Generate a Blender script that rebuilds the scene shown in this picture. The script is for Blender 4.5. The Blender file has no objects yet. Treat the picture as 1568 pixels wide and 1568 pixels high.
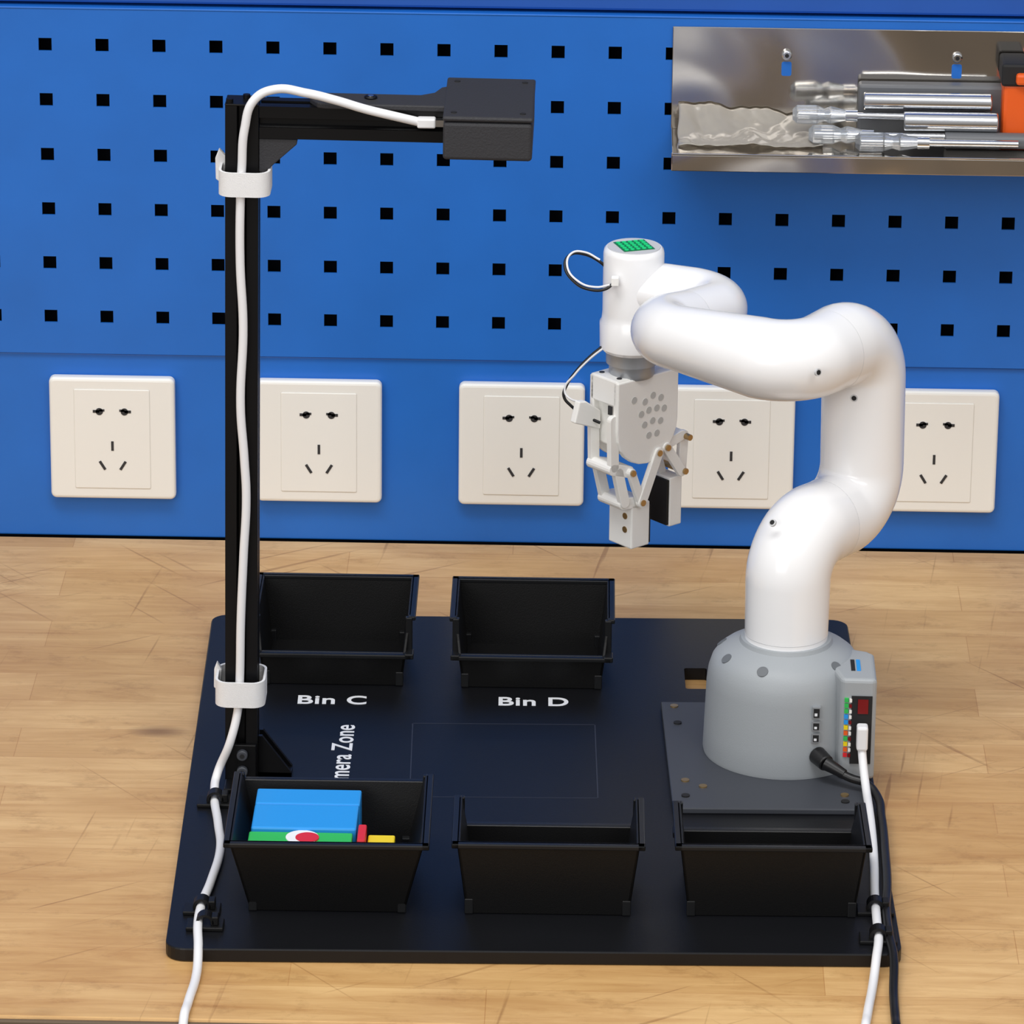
import bpy, bmesh, math, random
from mathutils import Vector, Matrix, noise
random.seed(3)
S=bpy.context.scene
S.view_settings.view_transform='Standard'
try: S.view_settings.look='None'
except: pass

# ------------------------------------------------------------ materials
def lin(c): return tuple((v/255/12.92 if v/255<=.04045 else ((v/255+.055)/1.055)**2.4) for v in c)
def mat(name,rgb,rough=.5,metal=0.,bump=0.,bscale=200.,emit=0.,trans=0.,spec=.5,var=0.,coat=0.):
    m=bpy.data.materials.new(name); m.use_nodes=True
    nt=m.node_tree; b=nt.nodes['Principled BSDF']; c=lin(rgb)
    b.inputs['Base Color'].default_value=(*c,1); b.inputs['Roughness'].default_value=rough
    b.inputs['Metallic'].default_value=metal; b.inputs['Specular IOR Level'].default_value=spec
    b.inputs['Transmission Weight'].default_value=trans; b.inputs['Coat Weight'].default_value=coat
    if emit: b.inputs['Emission Color'].default_value=(*c,1); b.inputs['Emission Strength'].default_value=emit
    tc=nt.nodes.new('ShaderNodeTexCoord')
    if bump:
        n=nt.nodes.new('ShaderNodeTexNoise'); n.inputs['Scale'].default_value=bscale; n.inputs['Detail'].default_value=3
        bp=nt.nodes.new('ShaderNodeBump'); bp.inputs['Strength'].default_value=bump; bp.inputs['Distance'].default_value=.001
        nt.links.new(tc.outputs['Object'],n.inputs['Vector']); nt.links.new(n.outputs['Fac'],bp.inputs['Height']); nt.links.new(bp.outputs['Normal'],b.inputs['Normal'])
    if var:
        n=nt.nodes.new('ShaderNodeTexNoise'); n.inputs['Scale'].default_value=14; n.inputs['Detail'].default_value=5
        r=nt.nodes.new('ShaderNodeValToRGB'); r.color_ramp.elements[0].position=.3; r.color_ramp.elements[1].position=.7
        r.color_ramp.elements[0].color=(*[v*(1-var) for v in c],1); r.color_ramp.elements[1].color=(*[min(1,v*(1+var)) for v in c],1)
        nt.links.new(tc.outputs['Object'],n.inputs['Vector']); nt.links.new(n.outputs['Fac'],r.inputs['Fac']); nt.links.new(r.outputs['Color'],b.inputs['Base Color'])
    return m
M_blue=mat('blue_painted_metal',(28,106,198),.42,bump=.05,bscale=300,var=.06)
M_blue2=mat('blue_frame_paint',(26,84,172),.5,var=.06)
M_back=mat('dark_backing',(16,26,46),.9)
M_board=mat('board_black_acrylic',(12,13,17),.42,bump=.05,bscale=900,var=.12,spec=.35)
M_bin=mat('bin_black_plastic',(9,9,10),.45,bump=.1,bscale=1200,spec=.35)
M_binrim=mat('bin_rim_plastic',(19,20,22),.38,spec=.4)
M_alu=mat('black_anodised_aluminium',(12,12,14),.38,metal=.2,spec=.35)
M_print=mat('printed_black_plastic',(46,46,50),.6,bump=.25,bscale=900)
M_white=mat('robot_white_gloss',(248,248,249),.22,coat=.3)
M_gripw=mat('gripper_white',(248,247,243),.42,bump=.08,bscale=800)
M_grey=mat('robot_base_grey',(160,165,169),.5,bump=.12,bscale=1500)
M_recess=mat('base_screw_recess',(105,109,113),.6)
M_plate=mat('grey_plate',(62,65,72),.5)
M_line=mat('engraved_line',(44,47,58),.5)
M_seam=mat('seam_grey',(205,206,208),.5)
M_dark=mat('dark_hole',(22,22,24),.7)
M_metalr=mat('ring_grey_metal',(165,168,172),.35,metal=.4)
M_brass=mat('brass_pin',(178,150,105),.3,metal=.8)
M_rubber=mat('black_rubber',(10,10,11),.7)
M_cable=mat('white_cable',(236,236,238),.4)
M_bcable=mat('black_cable',(16,16,18),.4)
M_velcro=mat('white_velcro',(240,240,241),.85,bump=.5,bscale=2500)
M_outlet=mat('outlet_plastic',(240,239,234),.3)
M_outgap=mat('outlet_gap',(218,216,210),.5)
M_slot=mat('slot_dark',(45,45,48),.6)
M_text=mat('white_print',(236,238,242),.6)
M_green=mat('led_green',(25,190,110),.4,emit=.35)
M_ledbg=mat('led_matrix_bg',(8,110,62),.4,emit=.1)
M_bluebl=mat('block_blue',(40,150,230),.4); M_greenbl=mat('block_green',(50,185,85),.45)
M_red=mat('block_red',(215,40,50),.4); M_yel=mat('block_yellow',(240,212,20),.4); M_redd=mat('display_red',(120,12,18),.3)
M_orange=mat('orange_plastic',(232,95,30),.4)
M_chrome=mat('chrome',(210,212,215),.16,metal=1.)
M_clear=mat('clear_acrylic',(240,245,250),.08,trans=.8)
M_case=mat('tool_case_grey',(98,100,104),.4)
M_floor=mat('floor_concrete',(118,104,88),.8,var=.25)
M_apron=mat('bench_apron',(105,88,68),.6)

def steel():
    m=mat('stainless_steel',(206,200,192),.10,metal=1.)
    nt=m.node_tree; b=nt.nodes['Principled BSDF']; tc=nt.nodes.new('ShaderNodeTexCoord')
    n=nt.nodes.new('ShaderNodeTexNoise'); n.inputs['Scale'].default_value=7; n.inputs['Detail'].default_value=.8; n.inputs['Distortion'].default_value=.7
    bp=nt.nodes.new('ShaderNodeBump'); bp.inputs['Strength'].default_value=.55; bp.inputs['Distance'].default_value=.014
    nt.links.new(tc.outputs['Object'],n.inputs['Vector']); nt.links.new(n.outputs['Fac'],bp.inputs['Height']); nt.links.new(bp.outputs['Normal'],b.inputs['Normal'])
    return m
M_steel=steel()

def wood():
    m=bpy.data.materials.new('butcher_block_wood'); m.use_nodes=True; nt=m.node_tree; L=nt.links
    b=nt.nodes['Principled BSDF']; b.inputs['Roughness'].default_value=.42
    N=lambda t:nt.nodes.new(t)
    tc=N('ShaderNodeTexCoord')
    def mapping(sc,rz=0):
        mp=N('ShaderNodeMapping'); mp.inputs['Scale'].default_value=sc; mp.inputs['Rotation'].default_value=(0,0,rz); L.new(tc.outputs['Object'],mp.inputs['Vector']); return mp
    def ramp(src,p0,c0,p1,c1):
        r=N('ShaderNodeValToRGB'); r.color_ramp.elements[0].position=p0; r.color_ramp.elements[0].color=(*c0,1); r.color_ramp.elements[1].position=p1; r.color_ramp.elements[1].color=(*c1,1); L.new(src,r.inputs['Fac']); return r
    def mul(a,c,f):
        mx=N('ShaderNodeMix'); mx.data_type='RGBA'; mx.blend_type='MULTIPLY'; mx.inputs[0].default_value=f; L.new(a,mx.inputs[6]); L.new(c,mx.inputs[7]); return mx.outputs[2]
    br=N('ShaderNodeTexBrick'); br.inputs['Scale'].default_value=1; br.inputs['Brick Width'].default_value=.31; br.inputs['Row Height'].default_value=.047
    br.inputs['Mortar Size'].default_value=.0003; br.inputs['Mortar Smooth'].default_value=.5; br.offset=.37
    br.inputs['Color1'].default_value=(*lin((228,191,135)),1); br.inputs['Color2'].default_value=(*lin((210,169,112)),1); br.inputs['Mortar'].default_value=(*lin((196,150,96)),1)
    L.new(tc.outputs['Object'],br.inputs['Vector'])
    n=N('ShaderNodeTexNoise'); n.inputs['Scale'].default_value=2.2; n.inputs['Detail'].default_value=10; n.inputs['Roughness'].default_value=.72; n.inputs['Distortion'].default_value=1.1
    L.new(mapping((3.0,30,30)).outputs['Vector'],n.inputs['Vector'])
    col=mul(br.outputs['Color'],ramp(n.outputs['Fac'],.3,(.66,.52,.38),.62,(1,1,1)).outputs['Color'],.72)
    n2=N('ShaderNodeTexNoise'); n2.inputs['Scale'].default_value=6; n2.inputs['Detail'].default_value=6; n2.inputs['Roughness'].default_value=.6
    L.new(mapping((1,1.8,1)).outputs['Vector'],n2.inputs['Vector'])
    col=mul(col,ramp(n2.outputs['Fac'],.3,(.86,.79,.70),.62,(1.05,1.04,1.03)).outputs['Color'],1)
    n4=N('ShaderNodeTexNoise'); n4.inputs['Scale'].default_value=22; n4.inputs['Detail'].default_value=8; n4.inputs['Roughness'].default_value=.75
    L.new(mapping((1,1.6,1)).outputs['Vector'],n4.inputs['Vector'])
    col=mul(col,ramp(n4.outputs['Fac'],.28,(.60,.53,.45),.46,(1,1,1)).outputs['Color'],.75)
    v=N('ShaderNodeTexVoronoi'); v.inputs['Scale'].default_value=1.; L.new(mapping((4.2,8.5,8)).outputs['Vector'],v.inputs['Vector'])
    col=mul(col,ramp(v.outputs['Distance'],.03,(.28,.20,.14),.10,(1,1,1)).outputs['Color'],.8)
    for rz,sc in ((.9,(4,160,1)),(-.6,(5,190,1)),(1.7,(5,150,1))):
        n5=N('ShaderNodeTexNoise'); n5.inputs['Scale'].default_value=1; n5.inputs['Detail'].default_value=2
        mp=N('ShaderNodeMapping'); mp.inputs['Rotation'].default_value=(0,0,rz); L.new(tc.outputs['Object'],mp.inputs['Vector'])
        mp2=N('ShaderNodeMapping'); mp2.inputs['Scale'].default_value=sc; L.new(mp.outputs['Vector'],mp2.inputs['Vector']); L.new(mp2.outputs['Vector'],n5.inputs['Vector'])
        col=mul(col,ramp(n5.outputs['Fac'],.27,(.55,.46,.38),.33,(1,1,1)).outputs['Color'],.7)
    L.new(col,b.inputs['Base Color'])
    bp=N('ShaderNodeBump'); bp.inputs['Strength'].default_value=.12; bp.inputs['Distance'].default_value=.001
    L.new(n.outputs['Fac'],bp.inputs['Height']); L.new(bp.outputs['Normal'],b.inputs['Normal'])
    return m
M_wood=wood()

# ------------------------------------------------------------ helpers
def link(o,parent=None):
    S.collection.objects.link(o)
    if parent: o.parent=parent
    return o
def empty(name,loc=(0,0,0),rz=0.,ry=0.,parent=None):
    e=bpy.data.objects.new(name,None); e.empty_display_size=.02; e.location=loc; e.rotation_euler=(0,ry,rz); return link(e,parent)
def fin(name,bm,m,parent=None,smooth=False,bevel=0.,seg=2,loc=None,rot=None):
    bmesh.ops.recalc_face_normals(bm,faces=bm.faces)
    me=bpy.data.meshes.new(name); bm.to_mesh(me); bm.free(); me.materials.append(m)
    o=bpy.data.objects.new(name,me); link(o,parent)
    if loc: o.location=loc
    if rot: o.rotation_euler=rot
    if smooth:
        for p in me.polygons: p.use_smooth=True
        try: me.set_sharp_from_angle(angle=math.radians(40))
        except: pass
    if bevel:
        b=o.modifiers.new('b','BEVEL'); b.width=bevel; b.segments=seg; b.limit_method='ANGLE'; b.angle_limit=math.radians(40)
    return o
def addbox(bm,x0,x1,y0,y1,z0,z1,top=None):
    t=top or 0
    c=[(x0,y0,z0),(x1,y0,z0),(x1,y1,z0),(x0,y1,z0),(x0-t,y0-t,z1),(x1+t,y0-t,z1),(x1+t,y1+t,z1),(x0-t,y1+t,z1)]
    v=[bm.verts.new(p) for p in c]
    for f in ((0,3,2,1),(4,5,6,7),(0,1,5,4),(1,2,6,5),(2,3,7,6),(3,0,4,7)): bm.faces.new([v[i] for i in f])
def box(name,x0,x1,y0,y1,z0,z1,m,parent=None,bevel=0.,seg=2,**k):
    bm=bmesh.new(); addbox(bm,x0,x1,y0,y1,z0,z1); return fin(name,bm,m,parent,bevel=bevel,seg=seg,**k)
def frame(d):
    d=d.normalized(); a=Vector((0,0,1)) if abs(d.z)<.9 else Vector((1,0,0))
    u=d.cross(a).normalized(); return u,d.cross(u).normalized()
def addcyl(bm,p0,p1,r0,r1=None,n=32,cap=True):
    p0=Vector(p0);p1=Vector(p1); r1=r0 if r1 is None else r1
    u,v=frame(p1-p0); A=[];B=[]
    for i in range(n):
        t=2*math.pi*i/n; w=u*math.cos(t)+v*math.sin(t); A.append(bm.verts.new(p0+w*r0)); B.append(bm.verts.new(p1+w*r1))
    for i in range(n): bm.faces.new((A[i],A[(i+1)%n],B[(i+1)%n],B[i]))
    if cap: bm.faces.new(A[::-1]); bm.faces.new(B)
def cyl(name,p0,p1,r0,m,parent=None,r1=None,n=32,bevel=0.):
    bm=bmesh.new(); addcyl(bm,p0,p1,r0,r1,n); return fin(name,bm,m,parent,smooth=True,bevel=bevel)
def prism(name,pts,axis,a,b,m,parent=None,bevel=0.,smooth=False,seg=2,**k):
    bm=bmesh.new(); addprism(bm,pts,axis,a,b); return fin(name,bm,m,parent,smooth=smooth,bevel=bevel,seg=seg,**k)
def addprism(bm,pts,axis,a,b):
    def P(p,t):
        return {'x':(t,p[0],p[1]),'y':(p[0],t,p[1]),'z':(p[0],p[1],t)}[axis]
    A=[bm.verts.new(P(p,a)) for p in pts]; B=[bm.verts.new(P(p,b)) for p in pts]; n=len(pts)
    bm.faces.new(A[::-1]); bm.faces.new(B)
    for i in range(n): bm.faces.new((A[i],A[(i+1)%n],B[(i+1)%n],B[i]))
def lathe(name,prof,c,m,parent=None,n=64):
    bm=bmesh.new(); rings=[]
    for r,z in prof:
        rings.append([bm.verts.new((c[0]+r*math.cos(2*math.pi*i/n),c[1]+r*math.sin(2*math.pi*i/n),z)) for i in range(n)])
    for A,B in zip(rings,rings[1:]):
        for i in range(n): bm.faces.new((A[i],A[(i+1)%n],B[(i+1)%n],B[i]))
    bm.faces.new(rings[0][::-1]); bm.faces.new(rings[-1])
    return fin(name,bm,m,parent,smooth=True)
def curve(name,pts,r,m,parent=None):
    cu=bpy.data.curves.new(name,'CURVE'); cu.dimensions='3D'; cu.bevel_depth=r; cu.bevel_resolution=5; cu.use_fill_caps=True
    sp=cu.splines.new('BEZIER'); sp.bezier_points.add(len(pts)-1)
    for p,q in zip(sp.bezier_points,pts): p.co=q; p.handle_left_type=p.handle_right_type='AUTO'
    cu.resolution_u=10; cu.materials.append(m)
    return link(bpy.data.objects.new(name,cu),parent)
def rrect(w,h,r,n=6):
    o=[]
    for cx,cy,a in ((w/2-r,h/2-r,0),(-w/2+r,h/2-r,90),(-w/2+r,-h/2+r,180),(w/2-r,-h/2+r,270)):
        for i in range(n+1):
            t=math.radians(a+90*i/n); o.append((cx+r*math.cos(t),cy+r*math.sin(t)))
    return o
def sweep(name,pts,rad,bend,m,parent=None,n=48,na=14):
    pts=[Vector(p) for p in pts]; path=[(pts[0],rad[0])]
    for i in range(1,len(pts)-1):
        P=pts[i]; u=(P-pts[i-1]).normalized(); v=(pts[i+1]-P).normalized()
        ang=u.angle(v); t=bend[i]*math.tan(ang/2); ax=u.cross(v).normalized()
        c=P-u*t+ (v-u*u.dot(v)).normalized()*bend[i]; st=(P-u*t)-c
        for k in range(na+1):
            path.append((c+Matrix.Rotation(ang*k/na,3,ax)@st,rad[i]))
    path.append((pts[-1],rad[-1]))
    bm=bmesh.new(); rings=[]; prev=None
    for i,(p,r) in enumerate(path):
        if i==0: d=path[1][0]-p
        elif i==len(path)-1: d=p-path[i-1][0]
        else: d=(path[i+1][0]-p).normalized()+(p-path[i-1][0]).normalized()
        d.normalize()
        if prev is None: u,_=frame(d)
        else: u=(prev-d*prev.dot(d)).normalized()
        prev=u; v=d.cross(u)
        rings.append([bm.verts.new(p+(u*math.cos(2*math.pi*k/n)+v*math.sin(2*math.pi*k/n))*r) for k in range(n)])
    for A,B in zip(rings,rings[1:]):
        for k in range(n): bm.faces.new((A[k],A[(k+1)%n],B[(k+1)%n],B[k]))
    bm.faces.new(rings[0][::-1]); bm.faces.new(rings[-1])
    return fin(name,bm,m,parent,smooth=True)
def ring(name,c,d,R,r,m,parent):
    c=Vector(c); d=Vector(d).normalized(); u,v=frame(d); bm=bmesh.new(); n=48; k=8; rr=[]
    for i in range(n):
        t=2*math.pi*i/n; w=u*math.cos(t)+v*math.sin(t)
        rr.append([bm.verts.new(c+w*(R+r*math.cos(2*math.pi*j/k))+d*r*math.sin(2*math.pi*j/k)) for j in range(k)])
    for i in range(n):
        A=rr[i];B=rr[(i+1)%n]
        for j in range(k): bm.faces.new((A[j],A[(j+1)%k],B[(j+1)%k],B[j]))
    return fin(name,bm,m,parent,smooth=True)
def text(name,s,size,loc,rz,m,parent,align='LEFT',off=.0004):
    cu=bpy.data.curves.new(name,'FONT'); cu.body=s; cu.size=size; cu.extrude=.0001; cu.offset=off; cu.align_x=align; cu.space_character=1.05
    cu.materials.append(m); o=bpy.data.objects.new(name,cu); o.location=loc; o.rotation_euler=(0,0,rz); return link(o,parent)

# ------------------------------------------------------------ room + bench
WY=.067
bench=empty('workbench')
box('bench_top',-1.0,1.0,-.7045,.067,-.04,0,M_wood,bench,bevel=.0015)
box('bench_edge_band',-1.0,1.0,-.7085,-.7048,-.042,-.0012,M_apron,bench,bevel=.0008)
box('apron_front',-.95,.95,-.68,-.66,-.14,-.04,M_apron,bench)
for i,(x,y) in enumerate(((-.9,-.64),(.9,-.64),(-.9,.03),(.9,.03))): box('leg_%d'%(i+1),x-.03,x+.03,y-.03,y+.03,-.75,-.04,M_apron,bench)
box('floor',-3,3,-7,.12,-.80,-.75,M_floor)
box('wall_back',-3,3,.1,.13,-.75,1.6,M_back)

peg=empty('pegboard_panel')
P=.039; hs=.0045; cx0=.066; cz0=.1645
bm=bmesh.new()
ix0,ix1=-24,21; T=.0016
for i in range(ix0,ix1+1):
    for j in range(0,6):
        cx=cx0+i*P; cz=cz0+j*.0391
        xa,xb=cx-P/2,cx+P/2; za,zb=cz-.0391/2,cz+.0391/2
        if j==0: za=.1385
        if j==5: zb=.385
        o4=[(xa,za),(xb,za),(xb,zb),(xa,zb)]; h4=[(cx-hs,cz-hs),(cx+hs,cz-hs),(cx+hs,cz+hs),(cx-hs,cz+hs)]
        O=[bm.verts.new((x,WY,z)) for x,z in o4]; Hh=[bm.verts.new((x,WY,z)) for x,z in h4]; Hb=[bm.verts.new((x,WY+T,z)) for x,z in h4]
        for k in range(4):
            bm.faces.new((O[k],O[(k+1)%4],Hh[(k+1)%4],Hh[k])); bm.faces.new((Hh[k],Hh[(k+1)%4],Hb[(k+1)%4],Hb[k]))
bmesh.ops.remove_doubles(bm,verts=bm.verts,dist=1e-5)
fin('perforated_sheet',bm,M_blue,peg)
xa=cx0+ix0*P-P/2; xb=cx0+ix1*P+P/2
box('sheet_lower_fold',xa,xb,WY,WY+.018,.1373,.1385,M_blue,peg)
box('sheet_upper_fold',xa,xb,WY-.0005,WY+.018,.385,.3865,M_blue,peg,bevel=.0006)
box('socket_panel',xa,xb,WY+.0025,WY+.02,.0003,.1365,M_blue,peg,bevel=.001)
box('upper_frame',xa,xb,WY+.004,WY+.02,.3885,.6,M_blue2,peg,bevel=.002)

# ------------------------------------------------------------ outlets
def outlet(x):
    e=empty('wall_outlet',(x,WY+.0025,.0765))
    prism('plate',rrect(.088,.090,.004),'y',-.009,0,M_outlet,e,bevel=.0025,seg=3)
    prism('insert_frame',rrect(.0530,.0735,.001),'y',-.0096,-.006,M_outlet,e,bevel=.0005)
    prism('insert_gap',rrect(.0535,.074,.001),'y',-.00912,-.006,M_outgap,e)
    bm=bmesh.new()
    for s_ in (-1,1):
        cx=s_*.0088
        addcyl(bm,(cx,-.0099,.0205),(cx,-.009,.0205),.0026,n=20)
        a,b=sorted((cx,cx+s_*.0046)); addbox(bm,a,b,-.0099,-.009,.0196,.0216)
        a,b=sorted((cx-s_*.0036,cx)); addbox(bm,a,b,-.0099,-.009,.0206,.0222)
    addbox(bm,-.0009,.0009,-.0099,-.009,-.0085,-.0015)
    fin('slots',bm,M_slot,e)
    for sx in (-1,1):
        box('slant_slot',-.0009,.0009,-.0004,.0004,-.0036,.0036,M_slot,e,loc=(sx*.0072,-.0096,-.0195),rot=(0,sx*.55,0))
for x in (-.282,-.137,.005,.152,.294): outlet(x)

# ------------------------------------------------------------ steel shelf with tools
sh=empty('stainless_tool_shelf')
bm=bmesh.new()
addbox(bm,.105,.70,WY-.0025,WY-.001,.308,.380)
addbox(bm,.105,.70,.004,WY-.001,.3068,.308)
addbox(bm,.105,.70,.004,.0052,.2955,.3068)
addbox(bm,.105,.1062,.004,WY-.001,.300,.3085)
fin('shelf_sheet',bm,M_steel,sh,bevel=.0005)
for i,x in enumerate((.183,.299)):
    prism('keyhole_%d'%i,[(x+p[0],.3515+p[1]) for p in rrect(.0068,.010,.0015)],'y',WY-.003,WY-.0024,M_blue,sh)
    cyl('screw_%d'%i,(x,WY-.006,.3615),(x,WY-.002,.3615),.0035,M_chrome,sh,bevel=.001)
    cyl('screw_recess_%d'%i,(x,WY-.0063,.3615),(x,WY-.0055,.3615),.0014,M_dark,sh)
def driver(x0,z,y,L,tilt=0.,hl=.036,hr=.0066,sr=.0025):
    e=empty('screwdriver',(x0,y,z),rz=tilt)
    bm=bmesh.new(); n=8
    prof=[(0,hr*.55),(.003,hr),(hl*.45,hr*1.05),(hl*.6,hr*.7),(hl*.72,hr*.95),(hl,hr*.6)]
    for (a,r0),(b,r1) in zip(prof,prof[1:]): addcyl(bm,(a,0,0),(b,0,0),r0,r1,n)
    fin('clear_handle',bm,M_clear,e,smooth=False)
    bm=bmesh.new(); addcyl(bm,(.004,0,0),(L,0,0),sr,n=16); addcyl(bm,(hl,0,0),(hl+.008,0,0),hr*.65,n=16); fin('shaft',bm,M_chrome,e,smooth=True)
driver(.187,.3275,.036,.13,-.03); driver(.198,.3160,.028,.14,-.02); driver(.229,.3152,.014,.11,.0,hl=.042)
ts=empty('socket_wrench_set')
box('tool_case',.232,.338,.050,.062,.3082,.345,M_case,ts,bevel=.002)
cyl('extension_bar',(.235,.040,.3365),(.322,.040,.3365),.0062,M_chrome,ts,bevel=.001)
cyl('extension_bar_thick',(.262,.030,.3255),(.326,.030,.3255),.0068,M_chrome,ts,bevel=.001)
cyl('ratchet_grip',(.290,.026,.3140),(.36,.026,.3140),.0055,M_case,ts,bevel=.001)
pw=empty('power_tool_bit_case')
box('case_body',.329,.40,.034,.060,.3082,.352,M_orange,pw,bevel=.003)
box('case_black_band',.3275,.345,.032,.0625,.350,.366,M_dark,pw,bevel=.002)
box('case_cap',.337,.40,.028,.058,.352,.360,M_orange,pw,bevel=.002)
bm=bmesh.new(); nx,ny=70,34; g=[]
for i in range(nx+1):
    row=[]
    for j in range(ny+1):
        u_,v_=i/nx,j/ny
        x=.110+.098*u_+.002*noise.noise(Vector((v_*3,3,0))); y=.0615-.042*v_
        q=Vector((u_*4.0,v_*2.0,1.7)); hgt=abs(noise.noise(q))*.006+abs(noise.noise(q*2.6))*.0016
        row.append(bm.verts.new((x,y,.3090+.017*max(0,1-v_*1.6)**1.6*(1-.55*u_)+hgt)))
    g.append(row)
for i in range(nx):
    for j in range(ny): bm.faces.new((g[i][j],g[i+1][j],g[i+1][j+1],g[i][j+1]))
M_bag=mat('bag_film',(214,208,198),.2,trans=.6)
o=fin('plastic_bag',bm,M_bag,None,smooth=False)
for p in o.data.polygons: p.use_smooth=True
s=o.modifiers.new('s','SOLIDIFY'); s.thickness=.0003

# ------------------------------------------------------------ base board
BR=.023
board=empty('robot_kit_base_board',(.0205,-.3585,0),rz=BR)
def toL(x,y):
    dx,dy=x-.0205,y+.3585; c,s_=math.cos(BR),math.sin(BR); return (dx*c+dy*s_,-dx*s_+dy*c)
bo=prism('board_sheet',rrect(.430,.531,.012),'z',.0003,.0085,M_board,board,bevel=.0008)
hx,hy=toL(.126,-.1985)
bmc=bmesh.new(); addprism(bmc,[(hx+p[0],hy+p[1]) for p in rrect(.015,.036,.002)],'z',-.01,.02); cut=fin('cutter',bmc,M_board,board)
md=bo.modifiers.new('c','BOOLEAN'); md.object=cut; md.operation='DIFFERENCE'; md.solver='EXACT'
bpy.context.view_layer.update(); dg=bpy.context.evaluated_depsgraph_get()
me=bpy.data.meshes.new_from_object(bo.evaluated_get(dg)); bo.modifiers.clear(); bo.data=me
bpy.data.objects.remove(cut,do_unlink=True)
ZT=.0086
x,y=toL(-.1345,-.2535); text('label_bin_c','Bin C',.0195,(x,y,ZT),-.005,M_text,board,off=.0004)
x,y=toL(-.004,-.2505); text('label_bin_d','Bin D',.0195,(x,y,ZT),-.005,M_text,board,off=.0004)
x,y=toL(-.0945,-.288); text('label_camera_zone','Camera Zone',.0188,(x,y,ZT),math.pi/2-.02,M_text,board,align='RIGHT',off=.0002)
bm=bmesh.new()
x0,x1,y0,y1=-.056,.062,-.40,-.281
for a in ((x0,x1,y0,y0+.0007),(x0,x1,y1-.0007,y1),(x0,x0+.0007,y0,y1),(x1-.0007,x1,y0,y1)): addbox(bm,a[0]-.0205,a[1]-.0205,a[2]+.3585,a[3]+.3585,.0084,.0086)
fin('picking_area_lines',bm,M_line,board)

# ------------------------------------------------------------ bins
def bin_(cx,y_high,y_low,w,h,lip,stand=ZT,rz=0.,t=.002,notch=.012,tp=.006):
    dep=abs(y_high-y_low); sg=1 if y_high>y_low else -1
    e=empty('storage_bin',(cx,(y_high+y_low)/2,stand),rz=rz)
    def ox(z): return w/2-tp*(1-z/h)-.003
    def oy(z): return dep/2-tp*.8*(1-z/h)-.003
    bm=bmesh.new()
    def hexa(c):
        v=[bm.verts.new(p) for p in c]
        for f in ((0,3,2,1),(4,5,6,7),(0,1,5,4),(1,2,6,5),(2,3,7,6),(3,0,4,7)): bm.faces.new([v[i] for i in f])
    addbox(bm,-ox(0),ox(0),-oy(0),oy(0),0.0003,.0025)
    for s_,hh in ((sg,h),(-sg,lip)):
        hexa([(-ox(0),s_*oy(0),0),(ox(0),s_*oy(0),0),(ox(0),s_*(oy(0)-t),0),(-ox(0),s_*(oy(0)-t),0),
              (-ox(hh),s_*oy(hh),hh),(ox(hh),s_*oy(hh),hh),(ox(hh),s_*(oy(hh)-t),hh),(-ox(hh),s_*(oy(hh)-t),hh)])
    prof=[(sg*oy(0),0),(sg*oy(h),h),(-sg*(oy(h)-notch),h),(-sg*(oy(h)-notch*.55),lip+ (h-lip)*.35),(-sg*(oy(lip)),lip),(-sg*oy(0),0)]
    for s_ in (-1,1):
        A=[bm.verts.new((s_*ox(z),y,z)) for y,z in prof]; B=[bm.verts.new((s_*(ox(z)-t),y,z)) for y,z in prof]
        bm.faces.new(A); bm.faces.new(B[::-1])
        for i in range(len(prof)): bm.faces.new((A[i],A[(i+1)%len(prof)],B[(i+1)%len(prof)],B[i]))
    fin('bin_body',bm,M_bin,e,bevel=.0004,seg=1)
    bm=bmesh.new(); rw=.0035
    hx_=w/2; hy=dep/2
    def rb(x0,x1,y0,y1,z0,z1): addbox(bm,min(x0,x1),max(x0,x1),min(y0,y1),max(y0,y1),z0,z1)
    rb(-hx_,hx_,sg*hy,sg*(hy-rw-.002),h-.003,h)
    for s_ in (-1,1):
        rb(s_*hx_,s_*(hx_-rw-.0012),sg*hy,-sg*(hy-notch),h-.003,h)
        rb(s_*(hx_-.002),s_*(hx_-.0065),-sg*(hy-notch-.003),-sg*(hy-notch+.001),lip-.002,h-.0005)
        rb(s_*(hx_-.001),s_*(hx_-.007),-sg*(hy-notch),-sg*(hy-.001),lip-.003,lip+.0008)
    rb(-hx_+.002,hx_-.002,-sg*(hy-.001),-sg*(hy-.0055),lip-.003,lip)
    for s_ in (-1,1):
        for q in (-1,1): rb(s_*(ox(0)+.0012),s_*(ox(0)-.004),q*(oy(0)+.0012),q*(oy(0)-.004),0,.010)
    fin('bin_rim',bm,M_binrim,e,bevel=.0007,seg=2)
    return e
bin_(-.1125,-.139,-.228,.108,.047,.024,rz=.005)
bin_(.0177,-.140,-.228,.108,.047,.024,rz=.005)
bin_(-.0970,-.586,-.472,.121,.0485,.043,rz=.01,notch=.006,tp=.012)
bin_(.0335,-.580,-.495,.114,.048,.026,rz=.01)
bin_(.1655,-.577,-.497,.116,.048,.026,rz=.02)

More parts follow.
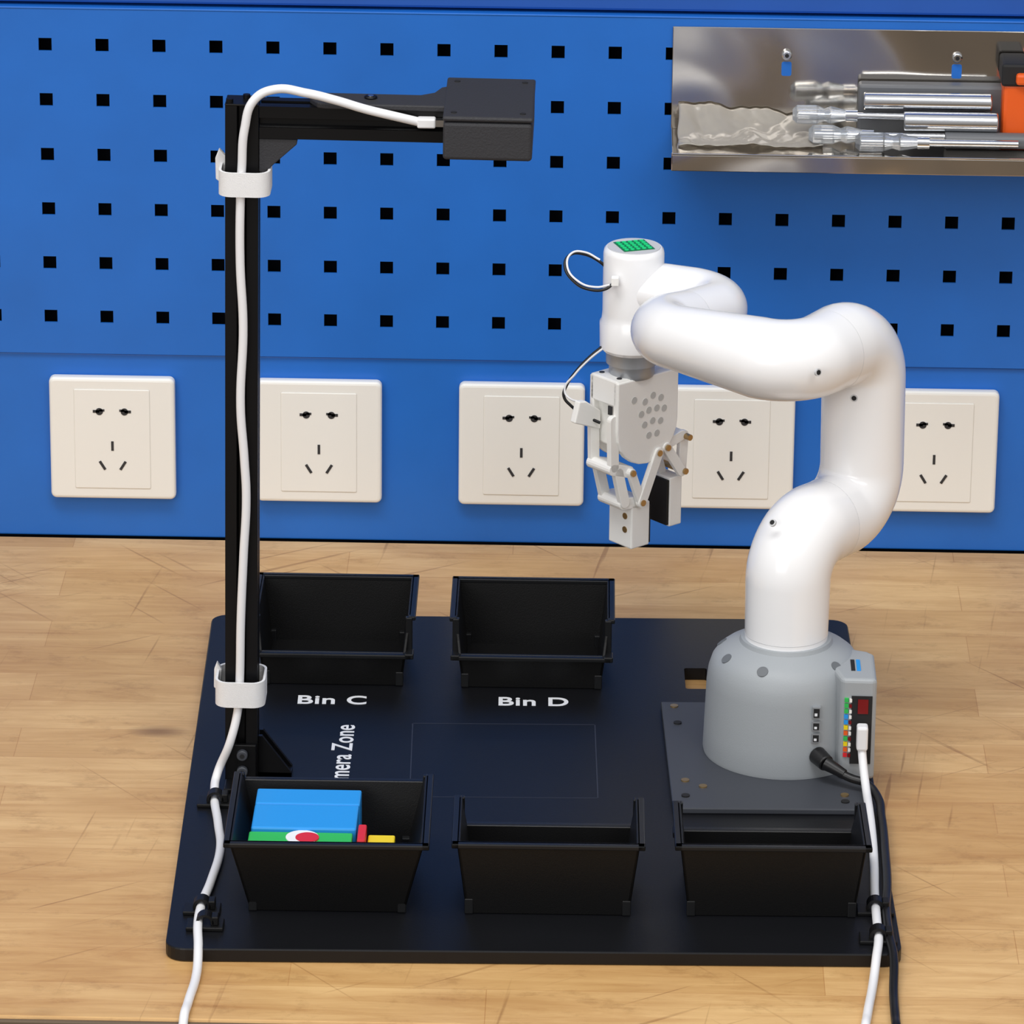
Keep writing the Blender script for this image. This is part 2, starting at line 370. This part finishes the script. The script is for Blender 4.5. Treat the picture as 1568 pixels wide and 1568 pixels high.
tb=empty('toy_blocks')
z0=.0115
box('blue_block_large',-.1430,-.0805,-.5505,-.5155,z0,.052,M_bluebl,tb,bevel=.0012)
box('blue_block_rear',-.1430,-.0800,-.5147,-.492,z0,.052,M_bluebl,tb,bevel=.0012)
box('green_block',-.1440,-.0825,-.5700,-.5515,.0230,.0500,M_greenbl,tb,bevel=.001)
box('block_underneath',-.1400,-.0850,-.5680,-.5515,z0,.0228,M_bluebl,tb,bevel=.001)
cyl('badge_white',(-.112,-.5600,.0498),(-.112,-.5600,.0505),.0098,M_text,tb)
cyl('badge_red',(-.109,-.5608,.0498),(-.109,-.5608,.0508),.0070,M_red,tb)
box('red_block',-.0795,-.0745,-.566,-.542,z0,.0515,M_red,tb,bevel=.001)
box('yellow_block',-.0735,-.0575,-.566,-.547,z0,.047,M_yel,tb,bevel=.001)

# ------------------------------------------------------------ camera stand
px,py=-.161,-.372
st=empty('camera_stand',(px,py,ZT),ry=.009)
def slotprof(s=.010):
    g=.003; d=.0035; o=[]
    base=[(s,-s),(s,-g),(s-.0015,-g),(s-.0015,-g-.0018),(s-d-.001,-g*.6),(s-d-.001,g*.6),(s-.0015,g+.0018),(s-.0015,g),(s,g)]
    for k in range(4):
        c,n_=math.cos(k*math.pi/2),math.sin(k*math.pi/2)
        o+=[(x*c-y*n_,x*n_+y*c) for x,y in base]
    r=[]
    for p in o:
        if not r or (abs(p[0]-r[-1][0])+abs(p[1]-r[-1][1]))>1e-6: r.append(p)
    if abs(r[0][0]-r[-1][0])+abs(r[0][1]-r[-1][1])<1e-6: r.pop()
    return r
sp=slotprof()
HT=.4385
prism('upright_extrusion',sp,'z',.0005,HT,M_alu,st)
zc=HT-.0098
prism('boom_extrusion',[(p[0],zc+p[1]) for p in sp],'x',.0105,.122,M_alu,st)
box('upright_cap',-.0102,.0102,-.0102,.0102,HT,HT+.0012,M_alu,st,bevel=.0005)
for i,(qx,qy) in enumerate(((-.0075,-.006),(.002,.004))): cyl('cap_screw_%d'%i,(qx,qy,HT+.001),(qx,qy,HT+.0035),.0022,M_alu,st,n=16)
prism('corner_gusset',[(.0102,zc-.0105),(.0102,zc-.031),(.013,zc-.032),(.033,zc-.0135),(.033,zc-.0105)],'y',-.009,.009,M_print,st,bevel=.0006)
zt=HT+.0005
pl=[(.045,-.010),(.040,0),(.042,.008),(.048,.012),(.106,.012),(.114,.018),(.118,.030),(.124,.034),(.124,-.012),(.05,-.012)]
prism('camera_mount_plate',pl,'z',zt-.0005,zt+.003,M_print,st,bevel=.0008)
cyl('mount_screw',(.0765,.002,zt+.003),(.0765,.002,zt+.0045),.004,M_alu,st,bevel=.0008)
cyl('mount_screw_recess',(.0765,.002,zt+.0044),(.0765,.002,zt+.0048),.0018,M_chrome,st)
cam0=.1212; cw=.0530; yA,yB=-.036,.050; zl=zt+.0037
box('camera_housing',cam0,cam0+cw,yA,yB,zl-.0270,zl-.0035,M_print,st,bevel=.0022,seg=3)
box('camera_housing_lid',cam0-.0003,cam0+cw+.0003,yA-.0005,yB+.0005,zl-.003,zl,M_print,st,bevel=.0012)
for i,(a_,b_) in enumerate(((.006,yA+.009),(cw-.006,yA+.009),(.006,yB-.009),(cw-.006,yB-.009))):
    cyl('lid_screw_%d'%i,(cam0+a_,b_,zl-.001),(cam0+a_,b_,zl+.0004),.0018,M_dark,st)
cyl('camera_lens',(cam0+cw/2,.009,zl-.0295),(cam0+cw/2,.009,zl-.0268),.008,M_dark,st)
def strap(nm,x,z,z1):
    pr=rrect(.031,.034,.008)
    bm=bmesh.new(); inn=rrect(.028,.031,.007)
    n=len(pr)
    V=[[bm.verts.new((x+q[0],-.0025+q[1],zz)) for q in P_] for P_,zz in ((pr,z),(pr,z1),(inn,z1),(inn,z))]
    for a in range(4):
        for i in range(n): bm.faces.new((V[a][i],V[a][(i+1)%n],V[(a+1)%4][(i+1)%n],V[(a+1)%4][i]))
    fin(nm,bm,M_velcro,st,smooth=True)
strap('velcro_strap_upper',.0018,.3845,.3995); strap('velcro_strap_lower',-.0005,.0535,.070)
prism('strap_tail_upper',[(-.0165,.389),(-.012,.386),(-.010,.403),(-.0145,.408),(-.0168,.402)],'y',.002,.006,M_velcro,st,bevel=.0006)
prism('strap_tail_lower',[(-.018,.058),(-.014,.055),(-.013,.070),(-.016,.075),(-.0178,.070)],'y',.002,.006,M_velcro,st,bevel=.0006)
prism('foot_bracket_side',[(.0102,0.0),(.031,0.0),(.031,.003),(.0125,.0275),(.0102,.0275)],'y',-.002,.001,M_alu,st)
prism('foot_bracket_side_b',[(.0102,0.0),(.031,0.0),(.031,.003),(.0125,.0275),(.0102,.0275)],'y',.0085,.0115,M_alu,st)
box('foot_bracket_plate',.0102,.031,-.002,.0115,0,.003,M_alu,st)
box('foot_bracket_front',-.0095,.0095,-.0135,-.0102,.0,.026,M_alu,st,bevel=.0006)
box('foot_bracket_toe',-.0095,.0095,-.030,-.0135,.0,.003,M_alu,st,bevel=.0006)
for i,z in enumerate((.009,.020)): cyl('foot_bolt_%d'%i,(0.001,-.0175,z),(0.001,-.0135,z),.0034,M_plate,st,bevel=.0006); cyl('foot_bolt_hex_%d'%i,(0.001,-.0178,z),(0.001,-.017,z),.0016,M_dark,st,n=6)

# ------------------------------------------------------------ camera cable
yc=-.3865
cb=empty('camera_usb_cable')
pts=[(-.052,-.3862,.4405),(-.066,-.389,.4445),(-.083,-.389,.4485),(-.10,-.389,.4535),(-.118,-.388,.4575),(-.137,-.387,.4592),(-.149,-.388,.453),(-.155,-.388,.435),(-.157,-.387,.41),(-.158,-.387,.39),(-.1585,yc,.351),(-.157,yc,.31),(-.159,yc,.259),(-.157,yc,.225),(-.156,yc,.20),(-.158,yc,.161),(-.160,yc,.118),(-.161,yc,.079),(-.162,-.387,.061),(-.167,-.391,.039),(-.1755,-.391,.0165),(-.176,-.405,.0125),(-.170,-.455,.0115),(-.166,-.490,.0115),(-.168,-.540,.0115),(-.171,-.575,.012),(-.171,-.602,.0115),(-.169,-.625,.0085),(-.168,-.650,.0035),(-.170,-.690,.003),(-.171,-.708,.001),(-.172,-.7125,-.03),(-.172,-.7125,-.12)]
curve('cable',pts,.0027,M_cable,cb)
box('plug_shell',-.052,-.041,-.3895,-.3825,.437,.443,M_cable,cb,bevel=.001)
box('plug_tip',-.042,-.0362,-.3885,-.3835,.438,.442,M_chrome,cb)

def clip(x,y,rz=0):
    e=empty('cable_clip',(x,y,ZT),rz=rz)
    box('clip_base',-.011,.011,-.007,.007,0,.0025,M_bin,e,bevel=.0006)
    bm=bmesh.new(); n=14
    for i in range(n):
        a0=math.pi*(-.1+1.2*i/n); a1=math.pi*(-.1+1.2*(i+1)/n); R0,R1=.0036,.0052
        c=[(R0*math.cos(a0),R0*math.sin(a0)),(R1*math.cos(a0),R1*math.sin(a0)),(R1*math.cos(a1),R1*math.sin(a1)),(R0*math.cos(a1),R0*math.sin(a1))]
        addprism(bm,[(p[0],p[1]+.0042) for p in c],'y',-.004,.004)
    fin('clip_loop',bm,M_bin,e)
    box('clip_latch',.004,.008,-.004,.004,.0025,.008,M_bin,e,bevel=.0006)
    return e
clip(-.1745,-.418); clip(-.1705,-.576); clip(-.167,-.598); clip(.228,-.560); clip(.228,-.600)

# ------------------------------------------------------------ robot arm
rob=empty('robot_arm')
pb=[(.1025,-.249),(.109,-.421),(.233,-.418),(.2265,-.246)]
prism('mounting_plate',pb[::-1],'z',ZT,.0125,M_plate,rob,bevel=.0008)
for i,(x,y) in enumerate(((.111,-.257),(.113,-.285),(.117,-.378),(.117,-.402),(.128,-.387),(.216,-.407),(.216,-.397))):
    cyl('plate_screw_%d'%i,(x,y,.0125),(x,y,.0134),.0026,M_brass if i%2==0 else M_dark,rob,n=20)
BC=(.1795,-.324)
bprof=[(.0505,.0126),(.051,.015),(.0505,.030),(.0495,.060),(.0485,.068),(.0465,.0745),(.0435,.0790),(.0395,.0822),(.034,.0850),(.0295,.0870),(.0285,.0895),(.0275,.0895)]
lathe('base_shell',bprof,BC,M_grey,rob,n=96)
hp=[(.2125,-.3690),(.2140,-.3720),(.2335,-.3725),(.2350,-.3705),(.2350,-.3290),(.2310,-.3240),(.196,-.3100),(.205,-.340)]
prism('base_io_housing',hp,'z',.0127,.0805,M_grey,rob,bevel=.0025,seg=3)
for i,ang in enumerate((-42,-112,-155,165,-78)):
    if i==4: continue
    t=math.radians(ang); nr=Vector((.62*math.cos(t),.62*math.sin(t),.78)); c=Vector((BC[0]+.0415*math.cos(t),BC[1]+.0415*math.sin(t),.0806))
    cyl('base_screw_hole_%d'%i,c-nr*.002,c+nr*.0004,.0036,M_recess,rob,n=28)
yf=-.3722
box('io_panel_black',.2195,.2325,yf-.0010,yf+.001,.024,.0695,M_dark,rob)
box('io_display',.2235,.2300,yf-.0016,yf,.058,.0675,M_redd,rob)
PC=[M_red,M_orange,M_yel,M_greenbl,M_orange,M_yel,M_bluebl,M_bluebl,M_greenbl,M_greenbl,M_greenbl]
for i in range(11):
    box('pin_header_%d'%i,.2152,.2177,yf-.0012,yf+.001,.0285+i*.0037,.0285+i*.0037+.0026,PC[i],rob)
    box('pin_header2_%d'%i,.2182,.2198,yf-.0014,yf+.001,.0285+i*.0037,.0285+i*.0037+.0022,M_outlet if i%3 else M_redd,rob)
for i,z in enumerate((.0575,.0485,.0405)):
    h=(.0075,.006,.006)[i]
    box('usb_port_%d'%i,.1955,.2005,-.3728,-.360,z-h/2,z+h/2,M_metalr,rob)
    box('usb_port_gap_%d'%i,.1962,.1998,-.3731,-.362,z-h/2+.0008,z+h/2-.0008,M_dark,rob)
    box('usb_port_tongue_%d'%i,.1968,.1985,-.3733,-.362,z-h/4,z,M_text,rob)
for i in range(2): box('top_port_%d'%i,.2195+i*.0035,.2220+i*.0035,-.358,-.340,.0802,.0809,M_dark if i==0 else M_bluebl,rob)
# arm links
a=Vector((.602,.799,0)); d=Vector((-.799,.602,0))
c0=Vector((.1795,-.324,.088)); c1=Vector((.1795,-.324,.156)); l1=c1+a*.079; l2=l1+Vector((-.0015,0,.1135)); f1=Vector((.1795,-.325,.2695))
f2=f1+d*.112; f2.z=.2685; w1=f2+a*.097; w1.z=.2610; w2=Vector((.080,-.160,.266))
mid1=(c1+l1)/2; mid2=(l2+f1)/2; mid3=f2+(w1-f2)*.42
sweep('link_shoulder',[c0,c1,mid1],[.0262,.0268,.0262],[0,.0285,0],M_white,rob)
sweep('link_upper_arm',[mid1,l1,l2,mid2],[.0262,.0265,.0265,.0258],[0,.0285,.0285,0],M_white,rob)
sweep('link_forearm',[mid2,f1,f2,mid3],[.0258,.0255,.0205,.0195],[0,.027,.0215,0],M_white,rob)
sweep('link_wrist',[mid3,w1,w2],[.0195,.0195,.0180],[0,.0215,0],M_white,rob)
ring('seam_shoulder',mid1,a,.0260,.0003,M_seam,rob); ring('seam_elbow',mid2,a,.0256,.0003,M_seam,rob); ring('seam_wrist',mid3,w1-f2,.0193,.0003,M_seam,rob)
ring('seam_base',(.1795,-.324,.0925),(0,0,1),.0261,.0003,M_seam,rob)
W=(.080,-.160)
lathe('wrist_column',[(.0190,.2235),(.0212,.2260),(.0215,.2425),(.0203,.2445),(.0198,.25),(.0198,.2895),(.0192,.2920),(.0180,.2932)],W,M_white,rob)
lathe('wrist_top_cap',[(.0172,.2931),(.0172,.2938),(.0165,.2938)],W,M_seam,rob)
le=empty('led_matrix',(W[0],W[1],.2938),rz=.35,parent=rob)
box('matrix_base',-.0105,.0105,-.0105,.0105,0,.0004,M_ledbg,le)
bm=bmesh.new()
for i in range(5):
    for j in range(5): addcyl(bm,((i-2)*.004,(j-2)*.004,.0004),((i-2)*.004,(j-2)*.004,.0009),.0014,n=10)
fin('matrix_leds',bm,M_green,le)
lathe('tool_flange',[(.0140,.206),(.0150,.208),(.0150,.2145),(.0170,.2150),(.0172,.2240)],W,M_metalr,rob)
def hole(p,nrm,r=.0024,nm='link_screw_hole'):
    p=Vector(p); n_=Vector(nrm).normalized(); cyl(nm,p-n_*.0012,p+n_*.0003,r,M_seam,rob,n=20); cyl(nm+'_core',p-n_*.0012,p+n_*.0005,r*.65,M_dark,rob,n=20)

# gripper
gr=empty('gripper',(.0815,-.155,0),rz=math.radians(42),parent=rob)
G=M_gripw
box('gripper_top_block',-.0265,.0,-.0130,.0130,.190,.2080,G,gr,bevel=.0012)
box('gripper_servo_body',-.0215,.0225,-.0085,.0120,.160,.206,G,gr,bevel=.0015)
cp=[(-.0265,.2070),(.0265,.2070),(.0265,.175)]
for i in range(13):
    t=math.radians(0-180*i/12); cp.append((.0+.0265*math.cos(t),.173+.0265*math.sin(t)))
prism('gripper_cover_plate',cp,'y',-.0145,-.0095,G,gr,bevel=.0008)
prism('gripper_rear_plate',cp,'y',.0095,.0135,G,gr,bevel=.0008)
bm=bmesh.new()
for X,z in ((-.007,.190),(.0,.193),(.007,.190),(-.010,.182),(-.0035,.1835),(.0035,.1835),(.010,.182),(-.007,.174),(0,.1755),(.007,.174),(-.003,.166),(.004,.166),(-.0165,.193)):
    addcyl(bm,(X+.004,-.01475,z),(X+.004,-.014,z),.0024,n=16)
fin('cover_plate_holes',bm,mat('plate_hole_grey',(196,196,193),.6),gr)
bm=bmesh.new()
for X,Y in ((-.0205,-.0085),(-.0205,.0085),(-.007,-.0085)): addcyl(bm,(X,Y,.2078),(X,Y,.2084),.0018,n=16)
addbox(bm,-.0269,-.026,-.0085,-.0050,.184,.190)
fin('gripper_recesses',bm,M_slot,gr)
prism('gripper_side_horn',[(-.046,.179),(-.042,.193),(-.036,.192),(-.0235,.183),(-.0235,.170)],'y',.0055,.0105,G,gr,bevel=.0008)
def bar(nm,p,q,w,y0,y1,m=G):
    p=Vector(p);q=Vector(q); dd=(q-p).normalized(); nn=Vector((-dd.y,dd.x)); pts=[]
    for k in range(9):
        t=math.pi*k/8; v=nn*math.cos(t)-dd*math.sin(t); pts.append(p+v*w)
    for k in range(9):
        t=math.pi*k/8; v=-nn*math.cos(t)+dd*math.sin(t); pts.append(q+v*w)
    prism(nm,[(v.x,v.y) for v in pts],'y',y0,y1,m,gr,bevel=.0004)
def pin(x,z,y=-.0170,y1=.012): 
    cyl('pin',(x,y,z),(x,y1,z),.0021,M_brass,gr,n=16)
bar('link_l1',(-.0275,.181),(-.0265,.149),.0036,-.0125,-.0085)
bar('link_l1_rear',(-.0275,.181),(-.0265,.149),.0036,.0065,.0105)
bar('knuckle_l',(-.0275,.1475),(-.0135,.143),.0040,-.0125,.0105)
bar('link_l2',(-.0225,.144),(-.0165,.122),.0037,-.0125,-.0085)
bar('link_l2_rear',(-.0225,.144),(-.0165,.122),.0037,.0065,.0105)
bar('link_l3',(-.0135,.143),(-.0045,.1205),.0030,-.0155,-.012)
bar('link_l4',(.0095,.152),(-.0045,.1205),.0036,-.0162,-.0125)
bar('fingertip_bracket_l',(-.017,.121),(-.003,.1195),.0040,-.0115,.0105)
box('finger_pad_l',-.010,.006,-.0115,.0110,.0875,.1185,G,gr,bevel=.001)
box('finger_rubber_l',.006,.0078,-.0105,.010,.0885,.115,M_rubber,gr,bevel=.0004)
for z in (.1095,.1000): cyl('pad_screw',(-.0104,-.005,z),(-.0096,-.005,z),.0022,M_brass,gr,n=16)
bar('link_r0',(.009,.152),(.033,.158),.0036,-.0125,.0105)
bar('link_r1',(.017,.154),(.031,.134),.0034,-.0155,-.012)
bar('link_r2',(.036,.157),(.0345,.134),.0036,-.0115,-.0080)
bar('link_r2_rear',(.036,.157),(.0345,.134),.0036,.0060,.0100)
bar('link_r3',(.020,.152),(.027,.131),.0034,.0,.004)
box('finger_pad_r',.0235,.0345,-.0115,.0110,.0955,.1300,G,gr,bevel=.001)
box('finger_rubber_r',.0212,.0235,-.0110,.0105,.097,.1285,M_rubber,gr,bevel=.0004)
for x,z in ((-.0135,.143),(-.0045,.1205),(.0095,.152),(.017,.154),(.036,.157),(.033,.134)): pin(x,z)

# wires
curve('gripper_wire_upper',[(.0685,-.180,.2765),(.062,-.184,.272),(.052,-.184,.2715),(.042,-.178,.2745),(.0355,-.170,.283),(.039,-.164,.2885),(.047,-.162,.2885),(.0585,-.162,.283),(.0625,-.162,.279)],.0010,M_bcable,rob)
curve('gripper_wire_upper_white',[(.0645,-.183,.2745),(.056,-.185,.2735),(.045,-.181,.2755),(.037,-.172,.2835),(.040,-.165,.290),(.048,-.163,.290),(.058,-.163,.285)],.0007,M_cable,rob)
curve('gripper_wire_lower',[(.0625,-.166,.2285),(.053,-.167,.2205),(.044,-.168,.2105),(.0375,-.168,.2000),(.0360,-.169,.1935),(.041,-.170,.1870),(.051,-.170,.180),(.060,-.171,.176)],.0010,M_bcable,rob)
curve('gripper_wire_lower_white',[(.0625,-.168,.2275),(.052,-.168,.2185),(.043,-.169,.2085),(.0365,-.169,.1975),(.0400,-.171,.1925),(.050,-.170,.190)],.0007,M_cable,rob)
box('wire_connector',.0655,.0705,-.1835,-.1785,.2735,.2795,G,rob,bevel=.0006)
hole(c1+Vector((-.45,-.62,.62)).normalized()*.0248,(-.45,-.62,.62))
hole(f1+Vector((.55,-.72,.10)).normalized()*.0233,(.55,-.72,.1))
hole(Vector((l2.x,l2.y,.236))+Vector((-.25,-.97,0)).normalized()*.0264,(-.25,-.97,0))

# ------------------------------------------------------------ robot cables
uc=empty('robot_usb_cable')
curve('cable',[(.2265,-.3795,.038),(.2275,-.386,.028),(.229,-.398,.0185),(.230,-.425,.0155),(.2305,-.46,.013),(.2300,-.50,.0115),(.2285,-.54,.0115),(.228,-.58,.0125),(.228,-.605,.0115),(.226,-.624,.009),(.2235,-.645,.0035),(.218,-.690,.003),(.216,-.708,.001),(.216,-.7125,-.03),(.216,-.7125,-.12)],.0027,M_cable,uc)
box('plug_shell',.2230,.2300,-.3845,-.3755,.037,.053,M_cable,uc,bevel=.0015)
pc=empty('robot_power_cable')
curve('cable',[(.2105,-.3835,.0235),(.220,-.388,.0205),(.229,-.392,.019),(.2355,-.402,.0155),(.2375,-.43,.0125),(.2375,-.48,.0115),(.2365,-.53,.0115),(.2345,-.56,.0115),(.2345,-.60,.0115),(.236,-.622,.009),(.2345,-.66,.0035),(.2340,-.692,.003),(.2340,-.708,.001),(.234,-.7125,-.03),(.234,-.7125,-.12)],.0027,M_bcable,pc)
cyl('plug_barrel',(.199,-.370,.0285),(.2050,-.3800,.0265),.0058,M_bcable,pc,r1=.0052,bevel=.0008)
cyl('plug_strain_relief',(.2045,-.3795,.0266),(.2160,-.3860,.0222),.0045,M_bcable,pc,r1=.0030)

# ------------------------------------------------------------ camera
th=math.radians(20.4); rho=0.0105; psi=0.018
Fh=Vector((-math.sin(psi),math.cos(psi),0)); R0=Vector((math.cos(psi),math.sin(psi),0))
C=-3.387*Fh+Vector((0,0,1.309))
F=Fh*math.cos(th)+Vector((0,0,-math.sin(th))); U0=Fh*math.sin(th)+Vector((0,0,math.cos(th)))
R=R0*math.cos(rho)+U0*math.sin(rho); U=-R0*math.sin(rho)+U0*math.cos(rho)
cd=bpy.data.cameras.new('camera'); cd.lens=36*8000/1568; cd.sensor_width=36; cd.clip_end=50
cd.dof.use_dof=False
co=bpy.data.objects.new('camera',cd); S.collection.objects.link(co)
mw=Matrix((( R.x,U.x,-F.x,C.x),(R.y,U.y,-F.y,C.y),(R.z,U.z,-F.z,C.z),(0,0,0,1))); co.matrix_world=mw
S.camera=co
# ------------------------------------------------------------ light
w=bpy.data.worlds.new('world'); S.world=w; w.use_nodes=True
nt=w.node_tree; bg=nt.nodes['Background']; bg.inputs['Strength'].default_value=.72
tc=nt.nodes.new('ShaderNodeTexCoord'); sx=nt.nodes.new('ShaderNodeSeparateXYZ'); rp=nt.nodes.new('ShaderNodeValToRGB')
nt.links.new(tc.outputs['Generated'],sx.inputs[0]); nt.links.new(sx.outputs['Z'],rp.inputs['Fac']); nt.links.new(rp.outputs['Color'],bg.inputs['Color'])
rp.color_ramp.elements[0].position=0; rp.color_ramp.elements[0].color=(.50,.47,.44,1)
rp.color_ramp.elements[1].position=.7; rp.color_ramp.elements[1].color=(.96,.97,1,1)
def area(nm,loc,tgt,sx_,sy_,e,col=(1,1,1)):
    l=bpy.data.lights.new(nm,'AREA'); l.shape='RECTANGLE'; l.size=sx_; l.size_y=sy_; l.energy=e; l.color=col
    o=bpy.data.objects.new(nm,l); o.location=loc; o.rotation_euler=(Vector(tgt)-Vector(loc)).to_track_quat('-Z','Y').to_euler(); S.collection.objects.link(o)
area('ceiling_light_panel',(-.3,-1.1,2.1),(0,-.3,.1),1.6,.5,24,(1,.985,.96))
area('ceiling_light_panel',(1.0,-2.3,2.0),(0,-.2,.1),.8,1.2,13,(.98,.985,1))
area('front_fill_light',(-1.6,-4.2,1.5),(0,-.2,.15),2.2,1.6,42,(1,.985,.96))  # added fill lamp, brightens the gripper's camera-facing sides; not a real window
